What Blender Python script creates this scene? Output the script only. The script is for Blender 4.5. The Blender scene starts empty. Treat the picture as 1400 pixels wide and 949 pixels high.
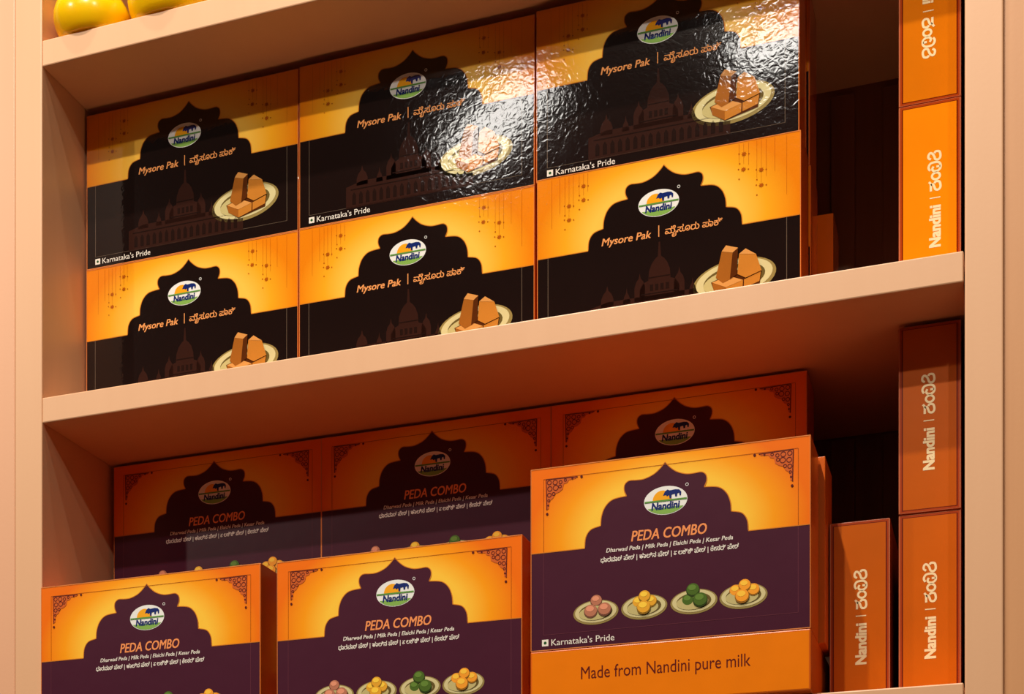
import bpy, bmesh, math, random
from mathutils import Vector, Matrix
random.seed(4)
scene = bpy.context.scene
COL = scene.collection

# ------------------------------------------------------------------ camera
cam_data = bpy.data.cameras.new('camera')
cam_data.sensor_width = 36.0
cam_data.lens = 2199.26 / 1400.0 * 36.0
cam_data.shift_x = (700.0 - 596.19) / 1400.0
cam_data.shift_y = (1427.22 - 474.5) / 1400.0
cam_data.clip_start = 0.02
cam = bpy.data.objects.new('camera', cam_data)
COL.objects.link(cam)
cam.location = (0.83382, -1.25, 1.25)
cam.rotation_euler = (math.pi / 2, 0.0, 0.348018)
scene.camera = cam

# ------------------------------------------------------------------ light
world = bpy.data.worlds.new('shop_ambient')
scene.world = world
world.use_nodes = True
bg = world.node_tree.nodes['Background']
bg.inputs[0].default_value = (1.0, 0.80, 0.62, 1)
bg.inputs[1].default_value = 0.035

def spot_lamp(name, loc, target, power, radius=0.03, cone=50, col=(1.0, 0.89, 0.74)):
    d = bpy.data.lights.new(name, 'SPOT')
    d.energy = power; d.shadow_soft_size = radius; d.color = col
    d.spot_size = math.radians(cone); d.spot_blend = 0.6
    o = bpy.data.objects.new(name, d); COL.objects.link(o)
    o.location = loc
    o.rotation_euler = (Vector(target) - Vector(loc)).to_track_quat('-Z', 'Y').to_euler()
    return o

def linear_lamp(name, loc, length, width, turn, power, col=(1.0, 0.95, 0.88)):
    d = bpy.data.lights.new(name, 'AREA')
    d.shape = 'RECTANGLE'; d.size = length; d.size_y = width; d.energy = power; d.color = col
    o = bpy.data.objects.new(name, d); COL.objects.link(o)
    o.location = loc; o.rotation_euler = (0, 0, math.radians(turn))   # faces straight down from the ceiling
    return o

CEIL = 3.9
spot_lamp('downlight_near_shelf', (0.12, -0.47, CEIL), (0.40, -0.02, 1.75), 66, 0.025)
spot_lamp('downlight_middle', (0.12, -1.12, CEIL), (0.40, 0.0, 1.75), 175, 0.025)
spot_lamp('downlight_aisle', (0.12, -2.26, CEIL), (0.40, 0.0, 1.75), 185, 0.03)
spot_lamp('fill_spot_far_right', (1.55, -3.00, CEIL), (0.40, 0.0, 1.75), 80, 0.04)  # added fill light, placed so its reflection misses the cartons
spot_lamp('fill_spot_far_left', (-2.35, -3.00, CEIL), (0.40, 0.0, 1.75), 125, 0.04)  # second added fill, from the left, also out of the cartons' reflections
linear_lamp('ceiling_lamp_left', (-0.57, -3.02, CEIL), 0.46, 0.15, 44, 4.8)
linear_lamp('ceiling_lamp_right', (0.24, -2.92, CEIL), 0.26, 0.14, 15, 3.2)

scene.view_settings.view_transform = 'Standard'
scene.view_settings.look = 'None'
scene.view_settings.gamma = 1.0
scene.view_settings.use_curve_mapping = False
scene.view_settings.exposure = 0.0

# ------------------------------------------------------------------ materials
MATS = {}

def srgb(r, g, b):
    f = lambda c: (c / 255 / 12.92) if c / 255 <= 0.04045 else ((c / 255 + 0.055) / 1.055) ** 2.4
    return (f(r), f(g), f(b), 1.0)

class NT:
    def __init__(self, name):
        self.m = bpy.data.materials.new(name); self.m.use_nodes = True
        self.t = self.m.node_tree; self.b = self.t.nodes['Principled BSDF']
    def n(self, kind, **kw):
        x = self.t.nodes.new(kind)
        for k, v in kw.items():
            setattr(x, k, v)
        return x
    def l(self, a, b):
        self.t.links.new(a, b)
    def math(self, op, a, b=None):
        x = self.n('ShaderNodeMath', operation=op)
        for i, v in enumerate((a, b)):
            if v is None: continue
            if isinstance(v, (int, float)): x.inputs[i].default_value = v
            else: self.l(v, x.inputs[i])
        return x.outputs[0]

def crinkle(nt, kind):
    """film wrap relief: 'wrap' is a crinkled shrink film, 'card' a smooth laminate"""
    pos = nt.n('ShaderNodeNewGeometry').outputs['Position']
    n1 = nt.n('ShaderNodeTexNoise'); nt.l(pos, n1.inputs['Vector'])
    if kind == 'wrap':
        n1.inputs['Scale'].default_value = 190; n1.inputs['Detail'].default_value = 1.0
        n1.inputs['Distortion'].default_value = 0.9
        dist, stren = 0.0008, 0.072
    else:
        n1.inputs['Scale'].default_value = 60; n1.inputs['Detail'].default_value = 1.0
        dist, stren = 0.0006, 0.16
    bp = nt.n('ShaderNodeBump')
    bp.inputs['Distance'].default_value = dist; bp.inputs['Strength'].default_value = stren
    nt.l(n1.outputs[0], bp.inputs['Height'])
    nt.l(bp.outputs[0], nt.b.inputs['Normal'])

def ink(name, rgb, kind='card', rough=None):
    key = (name, kind)
    if key in MATS: return MATS[key]
    nt = NT(name + '_' + kind)
    c = srgb(*rgb)
    pos = nt.n('ShaderNodeNewGeometry').outputs['Position']
    nz = nt.n('ShaderNodeTexNoise'); nz.inputs['Scale'].default_value = 45; nt.l(pos, nz.inputs['Vector'])
    hsv = nt.n('ShaderNodeHueSaturation'); hsv.inputs['Color'].default_value = c
    mr = nt.n('ShaderNodeMapRange')
    mr.inputs['To Min'].default_value = 0.94; mr.inputs['To Max'].default_value = 1.06
    nt.l(nz.outputs[0], mr.inputs['Value']); nt.l(mr.outputs[0], hsv.inputs['Value'])
    nt.l(hsv.outputs[0], nt.b.inputs['Base Color'])
    nt.b.inputs['Roughness'].default_value = rough if rough is not None else (0.06 if kind == 'wrap' else 0.28)
    nt.b.inputs['Specular IOR Level'].default_value = 0.5 if kind == 'wrap' else 0.35
    crinkle(nt, kind)
    MATS[key] = nt.m
    return nt.m

def glow_ink(name, inner, mid, outer, kind, cx, cz, sx, sz):
    """printed radial colour blend on a carton face (object coordinates in metres)"""
    key = (name, kind)
    if key in MATS: return MATS[key]
    nt = NT(name + '_' + kind)
    co = nt.n('ShaderNodeTexCoord').outputs['Object']
    sp = nt.n('ShaderNodeSeparateXYZ'); nt.l(co, sp.inputs[0])
    dx = nt.math('DIVIDE', nt.math('SUBTRACT', sp.outputs[0], cx), sx)
    dz = nt.math('DIVIDE', nt.math('SUBTRACT', sp.outputs[2], cz), sz)
    r = nt.math('SQRT', nt.math('ADD', nt.math('MULTIPLY', dx, dx), nt.math('MULTIPLY', dz, dz)))
    cr = nt.n('ShaderNodeValToRGB')
    e = cr.color_ramp.elements
    e[0].position = 0.56; e[0].color = srgb(*inner)
    e[1].position = 1.0; e[1].color = srgb(*outer)
    k = cr.color_ramp.elements.new(0.76); k.color = srgb(*mid)
    nt.l(r, cr.inputs[0]); nt.l(cr.outputs[0], nt.b.inputs['Base Color'])
    nt.b.inputs['Roughness'].default_value = 0.06 if kind == 'wrap' else 0.28
    nt.b.inputs['Specular IOR Level'].default_value = 0.5 if kind == 'wrap' else 0.35
    crinkle(nt, kind)
    MATS[key] = nt.m
    return nt.m

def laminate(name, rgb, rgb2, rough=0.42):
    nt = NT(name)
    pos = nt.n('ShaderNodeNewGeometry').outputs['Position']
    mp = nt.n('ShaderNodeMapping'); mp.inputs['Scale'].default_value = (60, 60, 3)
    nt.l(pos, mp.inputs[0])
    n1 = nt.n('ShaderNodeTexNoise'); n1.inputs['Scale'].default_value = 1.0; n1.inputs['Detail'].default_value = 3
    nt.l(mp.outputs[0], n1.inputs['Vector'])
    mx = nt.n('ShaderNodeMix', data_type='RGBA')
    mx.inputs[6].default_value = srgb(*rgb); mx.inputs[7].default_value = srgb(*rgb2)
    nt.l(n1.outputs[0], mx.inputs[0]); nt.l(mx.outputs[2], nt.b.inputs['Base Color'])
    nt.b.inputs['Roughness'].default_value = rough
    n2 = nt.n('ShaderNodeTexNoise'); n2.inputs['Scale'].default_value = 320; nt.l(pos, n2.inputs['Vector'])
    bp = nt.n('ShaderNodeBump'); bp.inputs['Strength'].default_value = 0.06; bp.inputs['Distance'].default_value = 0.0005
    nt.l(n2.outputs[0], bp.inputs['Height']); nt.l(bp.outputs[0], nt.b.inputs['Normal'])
    return nt.m

M_PEACH = laminate('peach_laminate', (228, 178, 138), (222, 171, 131))
M_PANEL = laminate('side_panel_laminate', (218, 160, 112), (198, 140, 96))
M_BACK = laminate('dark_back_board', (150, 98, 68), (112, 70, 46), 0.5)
M_WALLP = laminate('wall_paint', (230, 174, 138), (224, 168, 132))

# ------------------------------------------------------------------ mesh helpers
def link(name, me, mat, parent=None):
    if mat is not None and not me.materials:
        me.materials.append(mat)
    o = bpy.data.objects.new(name, me); COL.objects.link(o)
    if parent is not None: o.parent = parent
    return o

def tag(o, label, cat, group=None, kind=None):
    o['label'] = label; o['category'] = cat
    if group: o['group'] = group
    if kind: o['kind'] = kind
    return o

def empty(name, loc=(0, 0, 0), rz=0.0):
    o = bpy.data.objects.new(name, None); COL.objects.link(o)
    o.empty_display_size = 0.05
    o.location = loc; o.rotation_euler = (0, 0, rz)
    return o

def mesh_from_bm(name, bm):
    me = bpy.data.meshes.new(name); bm.to_mesh(me); bm.free()
    return me

def box_mesh(name, x0, x1, y0, y1, z0, z1, bev=0.0008, seg=2):
    bm = bmesh.new()
    bmesh.ops.create_cube(bm, size=1.0)
    for v in bm.verts:
        v.co = Vector((x0 + (v.co.x + .5) * (x1 - x0), y0 + (v.co.y + .5) * (y1 - y0), z0 + (v.co.z + .5) * (z1 - z0)))
    if bev > 0:
        bmesh.ops.bevel(bm, geom=list(bm.edges), offset=bev, segments=seg, profile=0.5, affect='EDGES')
    return mesh_from_bm(name, bm)

LAYER = 0.00012
def polys_mesh(name, polys, y):
    """flat printed shapes (lists of (x, z)) lying in the plane y, facing -y"""
    bm = bmesh.new()
    for p in polys:
        vs = [bm.verts.new((x, y, z)) for x, z in p]
        f = bm.faces.new(vs)
        f.normal_update()
        if f.normal.y > 0: f.normal_flip()
    bmesh.ops.triangulate(bm, faces=[f for f in bm.faces if len(f.verts) > 4])
    return mesh_from_bm(name, bm)

def ellipse(cx, cz, rx, rz, n=28, a0=0, a1=2 * math.pi, rot=0.0):
    full = abs(a1 - a0 - 2 * math.pi) < 1e-6
    pts = []
    for i in range(n if full else n + 1):
        a = a0 + (a1 - a0) * i / n
        x, z = rx * math.cos(a), rz * math.sin(a)
        pts.append((cx + x * math.cos(rot) - z * math.sin(rot), cz + x * math.sin(rot) + z * math.cos(rot)))
    return pts

def rect(x0, x1, z0, z1): return [(x0, z0), (x1, z0), (x1, z1), (x0, z1)]

def ribbon(pts, w, closed=False):
    """quads along a polyline"""
    out = []; n = len(pts)
    def nrm(i):
        a = pts[(i - 1) % n] if (i > 0 or closed) else pts[i]
        b = pts[(i + 1) % n] if (i < n - 1 or closed) else pts[i]
        dx, dz = b[0] - a[0], b[1] - a[1]; L = math.hypot(dx, dz) or 1
        return (-dz / L * w / 2, dx / L * w / 2)
    for i in range(n if closed else n - 1):
        j = (i + 1) % n
        a, b = pts[i], pts[j]; na, nb = nrm(i), nrm(j)
        out.append([(a[0] - na[0], a[1] - na[1]), (b[0] - nb[0], b[1] - nb[1]), (b[0] + nb[0], b[1] + nb[1]), (a[0] + na[0], a[1] + na[1])])
    return out

def smooth(pts, n=5):
    out = []
    for i in range(len(pts) - 1):
        p0 = pts[max(i - 1, 0)]; p1 = pts[i]; p2 = pts[i + 1]; p3 = pts[min(i + 2, len(pts) - 1)]
        for k in range(n):
            t = k / n
            out.append(tuple(0.5 * (2 * p1[d] + (p2[d] - p0[d]) * t + (2 * p0[d] - 5 * p1[d] + 4 * p2[d] - p3[d]) * t * t
                             + (3 * p1[d] - p0[d] - 3 * p2[d] + p3[d]) * t ** 3) for d in (0, 1)))
    out.append(tuple(pts[-1]))
    return out

def text_mesh(name, body, x0, x1, z0, z1, y, bold=0.0, shear=0.0, rot=0):
    """lettering stretched into the rectangle x0..x1, z0..z1 of the plane y"""
    cu = bpy.data.curves.new(name, 'FONT')
    cu.body = body; cu.size = 1.0; cu.resolution_u = 3; cu.fill_mode = 'FRONT'
    cu.shear = shear
    tmp = bpy.data.objects.new(name, cu); COL.objects.link(tmp)
    dg = bpy.context.evaluated_depsgraph_get()
    me = bpy.data.meshes.new_from_object(tmp.evaluated_get(dg))
    bpy.data.objects.remove(tmp); bpy.data.curves.remove(cu)
    me.name = name; me.materials.clear()
    if bold > 0:                       # heavier weight: the outline printed a few times, slightly displaced
        bm = bmesh.new()
        for q, (dx, dy) in enumerate(((-1, -.6), (1, -.6), (-1, .6), (1, .6))):
            k = len(bm.verts); bm.from_mesh(me); bm.verts.ensure_lookup_table()
            for v in bm.verts[k:]: v.co.x += dx * bold; v.co.y += dy * bold; v.co.z = q * 1e-5
        bm.to_mesh(me); bm.free()
    xs = [v.co.x for v in me.vertices]; ys = [v.co.y for v in me.vertices]
    ax, bx, ay, by = min(xs), max(xs), min(ys), max(ys)
    for v in me.vertices:
        s = (v.co.x - ax) / (bx - ax); t = (v.co.y - ay) / (by - ay)
        if rot == 90: s, t = 1 - t, s          # reads upwards
        elif rot == -90: s, t = t, 1 - s       # reads downwards
        v.co = (x0 + s * (x1 - x0), y - v.co.z, z0 + t * (z1 - z0))
    return me

# ------------------------------------------------------------------ the shelving (structure of the place)
Z1B, Z1T = 2.1368, 2.1604
Z2B, Z2T = 1.8132, 1.8363
Z3B, Z3T = 1.4936, 1.5170
XR = 0.7955
DEPTH = 0.290
unit = empty('shelving_unit', (0, 0, 0))
tag(unit, 'peach laminate shelving unit with open bays holding the sweet cartons', 'shelf')
link('upright', box_mesh('upright', -0.0290, -0.0002, 0, DEPTH, 0.0, 2.75, 0.0012), M_PEACH, unit)
link('upright', box_mesh('upright', XR + 0.0002, 0.8227, 0, DEPTH, 0.0, 2.75, 0.0012), M_PEACH, unit)
for zb, zt in ((Z1B, Z1T), (Z2B, Z2T), (Z3B, Z3T), (1.1740, 1.1974), (2.4604, 2.4840)):
    link('shelf_board', box_mesh('shelf_board', 0.0, XR - 0.0006, 0.0002, DEPTH - 0.006, zb, zt, 0.0011), M_PEACH, unit)
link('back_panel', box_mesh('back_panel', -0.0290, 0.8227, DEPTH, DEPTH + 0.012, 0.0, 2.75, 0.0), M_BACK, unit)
# vertical battens on the dark back board
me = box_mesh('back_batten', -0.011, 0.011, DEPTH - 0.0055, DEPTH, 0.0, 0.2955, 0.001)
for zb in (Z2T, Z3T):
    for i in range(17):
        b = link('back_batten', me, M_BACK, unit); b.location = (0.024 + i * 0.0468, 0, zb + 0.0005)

wl = link('wall_left', box_mesh('wall_left', -0.62, -0.0294, 0.0006, DEPTH, 0.0, 2.75, 0.0012), M_WALLP); wl['kind'] = 'structure'
wr = link('wall_right', box_mesh('wall_right', 0.8222, 1.45, 0.003, DEPTH, 0.0, 2.75, 0.0012), M_PANEL); wr['kind'] = 'structure'
fl = link('floor', box_mesh('floor', -3.5, 4.5, -5.5, DEPTH + 0.02, -0.05, -0.0005, 0.0), laminate('floor_tile', (176, 150, 126), (164, 138, 116), 0.35)); fl['kind'] = 'structure'

# ------------------------------------------------------------------ carton artwork
W, H, T = 0.2206, 0.1464, 0.0466
def U(u): return (u - 0.5) * W
def V(v): return v * H
def UV(pts): return [(U(a), V(b)) for a, b in pts]

ARCH_C = 0.495
def arch_half():
    a = [(0.292, 0.537), (0.288, 0.595), (0.270, 0.634), (0.238, 0.648)]
    b = [(0.233, 0.650), (0.230, 0.700), (0.216, 0.750), (0.188, 0.784), (0.139, 0.794)]
    c = [(0.139, 0.795), (0.147, 0.825), (0.145, 0.856), (0.130, 0.874), (0.106, 0.873)]
    d = [(0.106, 0.873), (0.076, 0.874), (0.042, 0.892), (0.017, 0.921), (0.0, 0.950)]
    return smooth(a, 5) + smooth(b, 5) + smooth(c, 5) + smooth(d, 5)[1:]
HALF = arch_half()
ARCH = [(ARCH_C - dx, z) for dx, z in HALF] + [(ARCH_C + dx, z) for dx, z in reversed(HALF[:-1])]

def carton_base(root, kind, dark_name, dark_rgb, inner, mid, outer):
    link('body', box_mesh('carton_body', -W / 2, W / 2, 0, T, 0, H, 0.0006, 2), ink('orange_board', (214, 98, 20), kind), root)
    link('upper_print', polys_mesh('upper_print', [UV(rect(0.0035, 0.9965, 0.535, 0.9945))], -LAYER),
         glow_ink('yellow_glow' + dark_name, inner, mid, outer, kind, U(0.495), V(0.60), 0.50 * W, 0.52 * H), root)
    dark = [(0.0045, 0.0065), (0.9955, 0.0065), (0.9955, 0.537)] + list(reversed(ARCH)) + [(0.0045, 0.537)]
    link('lower_print', polys_mesh('lower_print', [UV(dark)], -2 * LAYER), ink(dark_name, dark_rgb, kind), root)
    m_ = 0.0006
    link('edge_wear_highlight', polys_mesh('edge_wear_highlight', ribbon([(-W / 2 + m_, m_), (W / 2 - m_, m_), (W / 2 - m_, H - m_), (-W / 2 + m_, H - m_)], 0.0008, True), -3 * LAYER), ink('edge_pale', (222, 134, 72), kind), root)  # pale frame: worn edge with its highlight painted into the colour
    # pale outer edge and inner gilt line of the arch
    full = UV([(0.0045, 0.537)] + ARCH + [(0.9955, 0.537)])
    link('arch_outline', polys_mesh('arch_outline', ribbon(full, 0.0007), -3 * LAYER), ink('gilt_line', (206, 122, 40), kind), root)

def logo(root, cx, cz, kind):
    rx, rz = 0.0171, 0.0111
    X, Z = U(cx), V(cz)
    lg = link('logo', polys_mesh('logo', [ellipse(X, Z, rx, rz, 36)], -3 * LAYER), ink('logo_white', (238, 238, 236), kind), root)
    link('logo_field', polys_mesh('logo_field', [ellipse(X, Z, rx * 0.96, rz * 0.95, 16, math.pi * 1.17, math.pi * 1.83)], -4 * LAYER), ink('logo_green', (132, 176, 84), kind), lg)
    link('logo_sun', polys_mesh('logo_sun', [ellipse(X - rx * 0.16, Z + rz * 0.02, rx * 0.44, rz * 0.70, 18, 0, math.pi)], -4 * LAYER), ink('logo_sun', (246, 170, 30), kind), lg)
    link('logo_horizon', polys_mesh('logo_horizon', [rect(X - rx * 0.97, X + rx * 0.97, Z - rz * 0.07, Z + rz * 0.05)], -5 * LAYER), ink('logo_hill', (96, 148, 70), kind), lg)
    c = [(-0.12, .34), (-0.04, .60), (0.08, .74), (0.20, .66), (0.44, .70), (0.62, .66), (0.72, .50), (0.70, .24), (0.64, .24), (0.62, .44), (0.54, .40), (0.52, .20), (0.44, .20), (0.42, .40),
         (0.28, .36), (0.26, .10), (0.18, .10), (0.16, .34), (0.06, .26), (0.02, .36)]
    link('logo_cow', polys_mesh('logo_cow', [[(X + rx * a, Z + rz * b) for a, b in c]], -5 * LAYER), ink('logo_navy', (22, 40, 110), kind), lg)
    link('logo_wordmark', text_mesh('logo_wordmark', 'Nandini', X - rx * 0.66, X + rx * 0.66, Z - rz * 0.62, Z - rz * 0.10, -5 * LAYER, 0.035, 0.15), ink('logo_navy', (22, 40, 110), kind), lg)
    link('registered_mark', polys_mesh('registered_mark', ribbon(ellipse(X + rx * 0.98, Z + rz * 0.95, 0.0011, 0.0011, 10), 0.0004, True), -3 * LAYER), ink('logo_white', (238, 238, 236), kind), root)

def pride(root, kind):
    v = link('veg_mark', polys_mesh('veg_mark', [UV(rect(0.044, 0.068, 0.026, 0.062))], -3 * LAYER), ink('white_ink', (240, 232, 222), kind), root)
    link('veg_dot', polys_mesh('veg_dot', [ellipse(U(0.056), V(0.044), 0.0012, 0.0012, 10)], -4 * LAYER), ink('green_dot', (34, 84, 40), kind), v)
    link('slogan_lettering', text_mesh('slogan', "Karnataka's Pride", U(0.079), U(0.312), V(0.026), V(0.062), -3 * LAYER, 0.002), ink('white_ink', (240, 232, 222), kind), root)

def plate(root, cu_, cv, ru, rv, kind, tilt=0.03):
    X, Z, rx, rz = U(cu_), V(cv), ru * W, rv * H
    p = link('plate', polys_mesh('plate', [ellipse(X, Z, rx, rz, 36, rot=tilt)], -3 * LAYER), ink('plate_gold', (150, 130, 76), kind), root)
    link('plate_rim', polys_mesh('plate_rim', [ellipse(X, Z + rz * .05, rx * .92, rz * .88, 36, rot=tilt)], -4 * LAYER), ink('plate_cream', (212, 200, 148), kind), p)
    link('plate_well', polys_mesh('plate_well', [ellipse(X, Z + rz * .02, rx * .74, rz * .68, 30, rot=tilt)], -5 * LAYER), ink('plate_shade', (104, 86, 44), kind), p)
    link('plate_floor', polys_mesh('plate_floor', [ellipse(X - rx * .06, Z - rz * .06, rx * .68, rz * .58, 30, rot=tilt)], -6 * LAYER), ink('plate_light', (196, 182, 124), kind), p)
    return p

def sweet(p, X, Z, r, rgb, nm, kind, k):
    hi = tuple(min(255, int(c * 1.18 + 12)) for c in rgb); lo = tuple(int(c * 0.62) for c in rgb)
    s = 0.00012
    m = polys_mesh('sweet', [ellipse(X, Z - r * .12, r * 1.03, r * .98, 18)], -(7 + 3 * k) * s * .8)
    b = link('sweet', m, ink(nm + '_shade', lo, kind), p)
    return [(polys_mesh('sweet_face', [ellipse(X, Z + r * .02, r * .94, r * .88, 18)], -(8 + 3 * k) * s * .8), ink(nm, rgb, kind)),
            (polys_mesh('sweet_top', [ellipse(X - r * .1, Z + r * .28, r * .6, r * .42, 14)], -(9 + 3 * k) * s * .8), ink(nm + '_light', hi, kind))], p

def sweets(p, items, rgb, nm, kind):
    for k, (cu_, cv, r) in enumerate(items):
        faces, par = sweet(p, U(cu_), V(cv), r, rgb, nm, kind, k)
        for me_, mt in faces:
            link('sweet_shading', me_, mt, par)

def corner_ornament(root, sx, kind):
    u0 = 0.0595 if sx > 0 else 0.9405
    def P(a, b): return (U(u0 + sx * a), V(0.934 - b))
    ground = [P(0, 0), P(.115, 0), P(.112, .012), P(.085, .016), P(.078, .030), P(.066, .034), P(.062, .062), P(.048, .076), P(.034, .082), P(.026, .105), P(.012, .118), P(.010, .160), P(.0, .165)]
    g = link('corner_ornament', polys_mesh('ornament_ground', [ground], -3 * LAYER), ink('ornament_pink', (206, 96, 40), kind), root)
    pol = []
    w = 0.0006
    for a, b, r in ((.012, .018, .0017), (.034, .020, .0019), (.054, .022, .0013), (.014, .052, .0019), (.036, .050, .0021), (.052, .045, .0012), (.012, .086, .0016), (.028, .082, .0012), (.072, .014, .0010), (.010, .116, .0009)):
        x, z = P(a, b); pol += ribbon(ellipse(x, z, r, r, 10), w, True)
    pol += ribbon([P(0, 0), P(.118, .004)], 0.0007) + ribbon([P(0, 0), P(.003, .165)], 0.0007)
    for a, b, r in ((.132, .006, .0011), (.004, .188, .0011), (.098, .010, .0008), (.008, .142, .0008)):
        x, z = P(a, b); pol.append(ellipse(x, z, r, r, 8))
    link('filigree', polys_mesh('filigree', pol, -4 * LAYER), ink('ornament_maroon', (92, 24, 20), kind), g)

def make_peda(name='peda_carton'):
    k = 'card'
    r = empty(name)
    carton_base(r, k, 'aubergine_ink', (70, 24, 44), (255, 200, 64), (252, 158, 14), (240, 112, 4))
    fr = ribbon(UV([(0.050, 0.937), (0.957, 0.937)]), 0.00035) + ribbon(UV([(0.050, 0.937), (0.050, 0.54)]), 0.00035) + ribbon(UV([(0.957, 0.937), (0.957, 0.54)]), 0.00035)
    link('border_line', polys_mesh('border_line', fr, -3 * LAYER), ink('line_brown', (168, 84, 8), k), r)
    fr = ribbon(UV([(0.050, 0.087), (0.957, 0.087)]), 0.00035) + ribbon(UV([(0.050, 0.087), (0.050, 0.535)]), 0.00035) + ribbon(UV([(0.957, 0.087), (0.957, 0.535)]), 0.00035)
    link('border_line', polys_mesh('border_line_low', fr, -3 * LAYER), ink('line_mauve', (102, 48, 62), k), r)
    corner_ornament(r, 1, k); corner_ornament(r, -1, k)
    logo(r, 0.497, 0.746, k)
    link('title_lettering', text_mesh('peda_title', 'PEDA COMBO', U(0.373), U(0.643), V(0.546), V(0.603), -3 * LAYER, 0.018, 0.2), ink('title_salmon', (246, 152, 92), k), r)
    link('flavour_lettering', text_mesh('peda_flavours', 'Dharwad Peda | Milk Peda | Elaichi Peda | Kesar Peda', U(0.282), U(0.734), V(0.494), V(0.524), -3 * LAYER, 0.014, 0.2), ink('white_ink', (240, 232, 222), k), r)
    link('kannada_lettering', text_mesh('peda_kannada', 'ಧಾರವಾಡ ಪೇಡ | ಹಾಲಿನ ಪೇಡ | ಏಲಕ್ಕಿ ಪೇಡ | ಕೇಸರ್ ಪೇಡ', U(0.262), U(0.754), V(0.443), V(0.480), -3 * LAYER, 0.02), ink('white_ink', (240, 232, 222), k), r)
    R = 0.0047
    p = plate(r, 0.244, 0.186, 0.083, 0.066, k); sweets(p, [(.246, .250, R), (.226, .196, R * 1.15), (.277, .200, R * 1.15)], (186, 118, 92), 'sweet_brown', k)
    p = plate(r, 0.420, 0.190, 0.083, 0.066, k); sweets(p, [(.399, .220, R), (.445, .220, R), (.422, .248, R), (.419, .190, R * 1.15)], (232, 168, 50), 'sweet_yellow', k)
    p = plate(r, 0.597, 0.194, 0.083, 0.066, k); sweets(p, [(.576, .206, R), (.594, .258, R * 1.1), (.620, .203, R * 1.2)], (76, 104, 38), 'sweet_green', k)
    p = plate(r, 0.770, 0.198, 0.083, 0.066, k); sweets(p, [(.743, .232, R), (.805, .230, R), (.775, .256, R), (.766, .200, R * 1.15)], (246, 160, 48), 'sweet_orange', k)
    pride(r, k)
    return r

def palace(root, kind):
    c = 0.478
    def mir(pts): return [(c - a, b) for a, b in pts] + [(c + a, b) for a, b in reversed(pts)]
    base = [(-.30, .06), (.30, .06), (.30, .215), (-.30, .215)]
    pol = [UV([(c + a, b) for a, b in [(-.27, .07), (.27, .07), (.27, .20), (.20, .225), (-.20, .225), (-.27, .20)]])]
    pol.append(UV(mir([(.075, .20), (.075, .265), (.060, .30), (.042, .31), (.040, .36), (.030, .40), (.018, .425), (.006, .44), (.003, .52)])))
    for d in (-1, 1):
        for off, h, w in ((.075, .33, .020), (.20, .29, .024), (.125, .26, .014)):
            x = c + d * off
            pol.append(UV([(x - w, .20), (x + w, .20), (x + w, h - .05), (x + w * .7, h - .02), (x + w * .2, h), (x, h + .03), (x - w * .2, h), (x - w * .7, h - .02), (x - w, h - .05)]))
    p = link('palace_picture', polys_mesh('palace', pol, -3 * LAYER), ink('palace_brown', (50, 26, 20), kind), root)
    win = []
    for i in range(17):
        x = c - 0.235 + i * 0.0294
        win.append(UV([(x - .008, .09), (x + .008, .09), (x + .008, .145), (x, .165), (x - .008, .145)]))
    for x in (-.03, -.01, .01, .03):
        win.append(UV([(c + x - .006, .25), (c + x + .006, .25), (c + x + .006, .285), (c + x - .006, .285)]))
    win += [UV(rect(c - .25, c + .25, .178, .184)), UV(rect(c - .07, c + .07, .232, .238)), UV(rect(c - .04, c + .04, .322, .328))]
    link('palace_window', polys_mesh('palace_window', win, -4 * LAYER), ink('palace_dark', (34, 18, 14), kind), p)

def star_pendants(root, kind):
    pol = []
    def star(u, v, r):
        x, z = U(u), V(v); pts = []
        for i in range(16):
            rr = r if i % 2 == 0 else r * .5
            a = i * math.pi / 8; pts.append((x + rr * math.cos(a), z + rr * math.sin(a)))
        pol.append(pts)
    for u, v in ((.185, .915), (.185, .835), (.128, .815), (.128, .735), (.793, .925), (.791, .84), (.856, .82), (.856, .735)):
        star(u, v, 0.0023)
        for du, dv in ((-.018, .02), (.018, .012), (-.016, -.035)):
            star(u + du, v + dv - .015, 0.0008)
    for u, z0 in ((.060, .70), (.092, .78), (.112, .76), (.128, .75), (.145, .80), (.168, .87), (.185, .86), (.202, .88), (.775, .88), (.792, .87), (.810, .86), (.840, .78), (.856, .75), (.874, .78), (.905, .80), (.948, .66)):
        pol += ribbon(UV([(u, .985), (u, z0)]), 0.00016)
    for nm, sel in (('star_pendant', lambda p: p[0][0] < 0), ('star_pendant', lambda p: p[0][0] >= 0)):
        o = link(nm, polys_mesh(nm, [p for p in pol if sel(p)], -3 * LAYER), ink('pendant_brown', (180, 88, 14), kind), root)
        o['kind'] = 'stuff'

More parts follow.
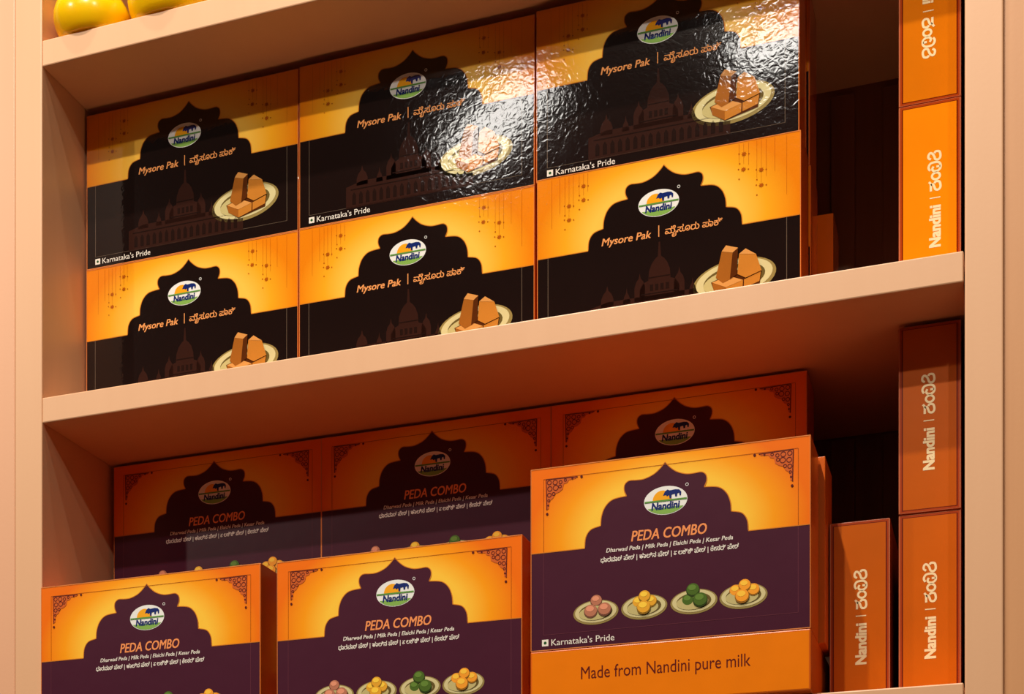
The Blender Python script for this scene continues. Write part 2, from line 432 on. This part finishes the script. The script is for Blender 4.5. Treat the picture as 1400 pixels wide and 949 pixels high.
def make_mysore(name='sweet_carton'):
    k = 'wrap'
    r = empty(name)
    carton_base(r, k, 'chocolate_ink', (26, 14, 12), (255, 200, 80), (248, 172, 34), (236, 132, 14))
    fr = ribbon(UV([(0.045, 0.535), (0.045, 0.075)]), 0.00045) + ribbon(UV([(0.948, 0.535), (0.948, 0.075)]), 0.00045) + ribbon(UV([(0.045, 0.075), (0.948, 0.075)]), 0.0003)
    link('border_line', polys_mesh('border_line', fr, -3 * LAYER), ink('line_grey', (104, 88, 74), k), r)
    star_pendants(r, k)
    palace(r, k)
    logo(r, 0.475, 0.740, k)
    tm = ink('title_salmon', (240, 160, 96), k)
    link('title_lettering', text_mesh('mysore_title', 'Mysore Pak', U(0.256), U(0.447), V(0.536), V(0.592), -4 * LAYER, 0.018, 0.2), tm, r)
    link('title_divider', polys_mesh('title_divider', [UV(rect(.474, .4775, .548, .612))], -4 * LAYER), tm, r)
    link('kannada_lettering', text_mesh('mysore_kannada', 'ಮೈಸೂರು ಪಾಕ್', U(0.499), U(0.715), V(0.534), V(0.598), -4 * LAYER, 0.014, 0.15), tm, r)
    p = plate(r, 0.757, 0.240, 0.154, 0.112, k, 0.10)
    L = LAYER
    def face(nm, pts, rgb, lay):
        link('sweet_block', polys_mesh('sweet_block', [UV(pts)], -lay * L), ink(nm, rgb, k), p)
    face('fudge_shade', [(.672, .24), (.682, .195), (.728, .148), (.850, .19), (.858, .262), (.80, .30)], (84, 40, 12), 7)
    face('fudge_front', [(.676, .238), (.728, .200), (.728, .150), (.682, .192)], (160, 94, 32), 8)
    face('fudge_side', [(.728, .200), (.790, .226), (.788, .178), (.728, .150)], (196, 124, 46), 8)
    face('fudge_side', [(.794, .228), (.855, .258), (.850, .206), (.793, .180)], (186, 114, 40), 8)
    face('fudge_top', [(.676, .238), (.735, .262), (.790, .226), (.728, .200)], (216, 150, 80), 9)
    face('fudge_front', [(.690, .262), (.712, .402), (.752, .386), (.742, .240), (.716, .226)], (160, 94, 32), 10)
    face('fudge_top', [(.712, .402), (.728, .432), (.772, .408), (.752, .386)], (216, 150, 80), 11)
    face('fudge_shade', [(.752, .386), (.772, .408), (.768, .262), (.742, .240)], (84, 40, 12), 11)
    face('fudge_side', [(.770, .262), (.776, .372), (.838, .356), (.858, .262), (.80, .235)], (196, 124, 46), 12)
    face('fudge_top', [(.776, .372), (.800, .396), (.838, .356)], (216, 150, 80), 13)
    pride(r, k)
    return r

def spine_lettering(root, flip, kind, cx):
    """cream word pair running along the narrow face; x across, z up"""
    m = ink('spine_cream', (244, 222, 178), kind)
    hgt = 0.0088
    s = -1 if flip else 1
    zc = H * 0.485
    def zz(a): return zc + s * a
    def word(nm, body, a, b, h, bold):
        return link('spine_lettering', text_mesh(nm, body, cx - h / 2, cx + h / 2, min(zz(a), zz(b)), max(zz(a), zz(b)), -2 * LAYER, bold, 0, 90 if s > 0 else -90), m, root)
    # latin word first, then a bar, then the Kannada word
    word('spine_word', 'Nandini', -0.0385, -0.0058, hgt, 0.045)
    link('spine_divider', polys_mesh('spine_divider', [rect(cx - hgt * .45, cx + hgt * .45, zz(0.0) - .0004, zz(0.0) + .0004)], -2 * LAYER), m, root)
    low = [(.45, .56), (.16, .46), (.10, .22), (.30, .06), (.62, .06), (.88, .16), (.92, .44), (.76, .54)]
    ring = ellipse(.45, .42, .33, .33, 16)
    glyphs = ((0.00, [smooth([(.62, .84), (.70, .68)] + low, 4), [(.02, .84), (.62, .84), (.80, .87), (.97, 1.0)]]),
              (1.02, [ring + [ring[0]]]),
              (1.88, [smooth([(.18, .90), (.44, 1.03), (.72, .98), (.92, .78), (.94, .30), (.72, .06), (.30, .06), (.08, .30), (.10, .60), (.30, .72), (.55, .62)], 4), [(.50, .38), (.50, .06)]]),
              (2.96, [smooth([(.20, .84), (.36, 1.03), (.66, 1.03), (.84, .88), (.70, .68)] + low, 4)]))
    pol = []
    for off, strokes in glyphs:
        for st in strokes:
            pol += ribbon([(cx - s * (b - .5) * hgt * 1.02, zz(0.0052 + (off + a) * 0.0079)) for a, b in st], 0.0017)
    link('spine_lettering', polys_mesh('spine_kannada', pol, -2 * LAYER), m, root)

def make_spine(name, kind, flip, rgb, cx):
    r = empty(name)
    link('body', box_mesh('carton_body_side', -T / 2, T / 2, 0, W, 0, H, 0.0010, 2), ink('side_board', (168, 62, 16), kind), r)
    link('spine_print', polys_mesh('spine_print', [rect(-T / 2 + .0034, T / 2 - .0034, .0030, H - .0030)], -LAYER), ink('spine_orange_%d' % rgb[1], rgb, kind), r)
    a, b = T / 2 - .0030, .0026
    link('seam_line', polys_mesh('seam_line', ribbon([(-a, b), (a, b), (a, H - b), (-a, H - b)], 0.0011, True), -LAYER * .6), ink('seam_maroon', (104, 22, 6), kind), r)
    m_ = 0.0007
    link('edge_wear_highlight', polys_mesh('edge_wear_highlight_side', ribbon([(-T / 2 + m_, m_), (T / 2 - m_, m_), (T / 2 - m_, H - m_), (-T / 2 + m_, H - m_)], 0.0008, True), -LAYER), ink('edge_pink', (190, 112, 78), kind), r)  # pinkish rim: edge wear plus a highlight put into the colour
    spine_lettering(r, flip, kind, cx)
    return r

def make_flat(name):
    """carton lying flat: its long narrow face, with the milk line, looks out"""
    k = 'card'
    r = empty(name)
    link('body', box_mesh('carton_body_flat', -W / 2, W / 2, 0, H, 0, T, 0.0010, 2), ink('orange_board', (214, 98, 20), k), r)
    link('side_print', polys_mesh('side_print', [rect(-W / 2 + .0015, W / 2 - .0015, .0015, T - .0015)], -LAYER), ink('side_orange', (238, 124, 0), k), r)
    link('side_lettering', text_mesh('milk_line', 'Made from Nandini pure milk', U(0.190), U(0.795), T * .40, T * .68, -2 * LAYER, 0.0), ink('maroon_ink', (98, 22, 18), k), r)
    return r

def copy_tree(o, parent=None):
    c = o.copy(); COL.objects.link(c); c.parent = parent
    for ch in o.children:
        copy_tree(ch, c)
    return c

# ------------------------------------------------------------------ cartons on the upper shelf
def put(proto, used, x, y, z, rz, label, group, cat='carton'):
    o = proto if not used else copy_tree(proto)
    used.append(1)
    o.location = (x, y, z); o.rotation_euler = (0, 0, math.radians(rz))
    tag(o, label, cat, group)
    return o

mys = make_mysore(); um = []
G = 'sweet cartons stacked on the upper shelf'
zb, zt = Z2T, Z2T + H + 0.0001
for x, y, z, rz, lab in (
    (0.1127, 0.0700, zb, 0.0, 'black and yellow sweet carton, bottom row, beside left upright'),
    (0.3345, 0.0690, zb, 0.2, 'black and yellow sweet carton, bottom row, middle of three'),
    (0.5590, 0.0620, zb, -0.2, 'black and yellow sweet carton, bottom row, right end'),
    (0.1127, 0.0705, zt, 0.0, 'black and yellow sweet carton, top row, beside left upright without glare'),
    (0.3345, 0.0695, zt, 0.1, 'glossy black and yellow sweet carton, top row, middle of three, glare behind its plate'),
    (0.5570, 0.0670, zt, 0.0, 'glossy black and yellow sweet carton, top row, right end, glare in its upper right corner'),
    (0.5600, 0.1170, zb, 0.0, 'black and yellow sweet carton hidden behind the right end of the bottom row'),
    (0.5590, 0.1170, zt, 0.0, 'black and yellow sweet carton hidden behind the right end of the top row'),
    (0.5690, 0.2490, zb, 180.0, 'rearmost yellow sweet carton showing an orange edge beside the dark gap')):
    put(mys, um, x, y, z, rz, lab, G)

# ------------------------------------------------------------------ cartons on the lower shelf
ped = make_peda(); up = []
G = 'peda cartons on the lower shelf'
z3 = Z3T; z3b = Z3T + H + 0.0001; z3f = Z3T + T + 0.0001
for x, y, z, rz, lab in (
    (0.1170, 0.1130, z3, 0.0, 'shaded peda carton under the rear left one, behind the front left carton'),
    (0.3365, 0.1130, z3, 0.0, 'shaded peda carton under the rear middle one, behind the front middle carton'),
    (0.5580, 0.1362, z3, 0.0, 'shaded peda carton at the foot of the rear stack, behind the flat carton'),
    (0.1170, 0.1120, z3b, 0.0, 'shaded purple and orange peda carton, rear row, beside left upright'),
    (0.3370, 0.1120, z3b, 0.0, 'shaded purple and orange peda carton, rear row, middle of three'),
    (0.5575, 0.1120, z3b, 0.0, 'shaded purple and orange peda carton, rear row, right end, half hidden'),
    (0.1105, -0.0020, z3, 0.0, 'brightly lit peda carton, front row, cut by left upright edge'),
    (0.3445, 0.0010, z3, -0.4, 'brightly lit peda carton, front row, middle, standing on shelf'),
    (0.5755, -0.0120, z3f, 0.0, 'brightly lit peda carton raised on a flat carton, showing four full plates'),
    (0.5805, 0.0840, z3f, 180.0, 'peda carton right behind the raised one, only its orange edge showing')):
    put(ped, up, x, y, z, rz, lab, G)
fl_c = make_flat('flat_peda_carton')
fl_c.location = (0.5755, -0.0125, z3)
tag(fl_c, 'orange carton lying flat with milk lettering, under the raised peda carton', 'carton', G)

# ------------------------------------------------------------------ cartons standing with the narrow face out
G = 'cartons shelved spine outwards at the right'
xs = 0.7680
for kind, flip, rgb, cx, x, y, z, lab in (
    ('wrap', False, (238, 136, 8), 0.0040, xs, 0.0570, zb, 'orange carton spine on the upper shelf, lower of two, lettering reading upwards'),
    ('wrap', True, (214, 116, 8), -0.0010, xs, 0.0575, zt, 'orange carton spine on the upper shelf, topmost, lettering reading downwards'),
    ('card', False, (200, 94, 0), 0.0005, xs, 0.0570, z3, 'orange carton spine on the lower shelf, bottom, against right upright'),
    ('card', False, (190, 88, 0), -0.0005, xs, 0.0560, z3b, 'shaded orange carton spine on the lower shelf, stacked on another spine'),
    ('card', False, (196, 92, 0), 0.0010, 0.7150, 0.0590, z3, 'orange carton spine on the lower shelf beside the peda stack')):
    c = make_spine('side_on_carton', kind, flip, rgb, cx)
    c.location = (x, y, z)
    tag(c, lab, 'carton', G)

# ------------------------------------------------------------------ yellow fruit on the top shelf
def fruit_mat():
    nt = NT('fruit_skin')
    pos = nt.n('ShaderNodeTexCoord').outputs['Object']
    nz = nt.n('ShaderNodeTexNoise'); nz.inputs['Scale'].default_value = 40; nt.l(pos, nz.inputs['Vector'])
    cr = nt.n('ShaderNodeValToRGB')
    cr.color_ramp.elements[0].color = srgb(255, 190, 0); cr.color_ramp.elements[1].color = srgb(255, 208, 6)
    nt.l(nz.outputs[0], cr.inputs[0]); nt.l(cr.outputs[0], nt.b.inputs['Base Color'])
    nt.b.inputs['Roughness'].default_value = 0.22
    nt.b.inputs['Subsurface Weight'].default_value = 0.6
    nt.b.inputs['Subsurface Scale'].default_value = 0.03
    nt.b.inputs['Subsurface Radius'].default_value = (1.0, 0.8, 0.15)
    return nt.m
def leaf_mat():
    nt = NT('leaf_green')
    nt.b.inputs['Base Color'].default_value = srgb(52, 116, 28); nt.b.inputs['Roughness'].default_value = 0.3
    return nt.m
M_FRUIT, M_LEAF = fruit_mat(), leaf_mat()
def make_fruit(x, y, rx, ry, rz, lean, label):
    r = empty('mango', (x, y, Z1T))
    bm = bmesh.new()
    bmesh.ops.create_uvsphere(bm, u_segments=40, v_segments=24, radius=1.0)
    for v in bm.verts:
        p = v.co.copy()
        zz = p.z
        w = 1.0 - 0.20 * max(0, zz) ** 1.5
        px = p.x * rx * w + lean * (zz + 1) * 0.5 * rx
        pz = (zz * rz) + rz * 0.62
        if pz < 0: pz = -0.0 + pz * 0.02
        v.co = (px, p.y * ry * w, pz + 0.0008)
    for f in bm.faces: f.smooth = True
    link('fruit_body', mesh_from_bm('fruit_body', bm), M_FRUIT, r)
    st = bmesh.new()
    bmesh.ops.create_cone(st, cap_ends=True, segments=10, radius1=0.0042, radius2=0.0028, depth=0.014)
    for v in st.verts: v.co += Vector((lean * rx * 0.9, 0, rz * 1.62 + 0.005))
    link('stem', mesh_from_bm('stem', st), M_LEAF, r)
    # two curved leaves from the stem
    for sgn, ln in ((1, 0.044), (-1, 0.024)):
        lb = bmesh.new(); rows = []
        for i in range(9):
            t = i / 8; wv = math.sin(math.pi * min(1, t * 0.96 + 0.04)) * 0.014
            cx_ = lean * rx * 0.9 + sgn * t * ln; cz_ = rz * 1.62 + 0.008 + 0.010 * math.sin(t * 2.2) - 0.046 * t * t
            rows.append([lb.verts.new((cx_, s_ * wv, cz_ + abs(s_) * 0.004)) for s_ in (-1, 0, 1)])
        for i in range(8):
            for j in range(2):
                lb.faces.new((rows[i][j], rows[i + 1][j], rows[i + 1][j + 1], rows[i][j + 1]))
        bmesh.ops.solidify(lb, geom=list(lb.faces), thickness=0.0008)
        for f in lb.faces: f.smooth = True
        link('leaf', mesh_from_bm('leaf', lb), M_LEAF, r)
    tag(r, label, 'fruit', 'yellow fruit on the top shelf')
    return r
make_fruit(0.0435, 0.0230, 0.0360, 0.0330, 0.0345, -0.26, 'glossy yellow mango-like fruit on the top shelf, nearest the left upright')
make_fruit(0.1195, 0.0250, 0.0410, 0.0350, 0.0430, 0.0, 'glossy yellow mango-like fruit on the top shelf, right of the first one')
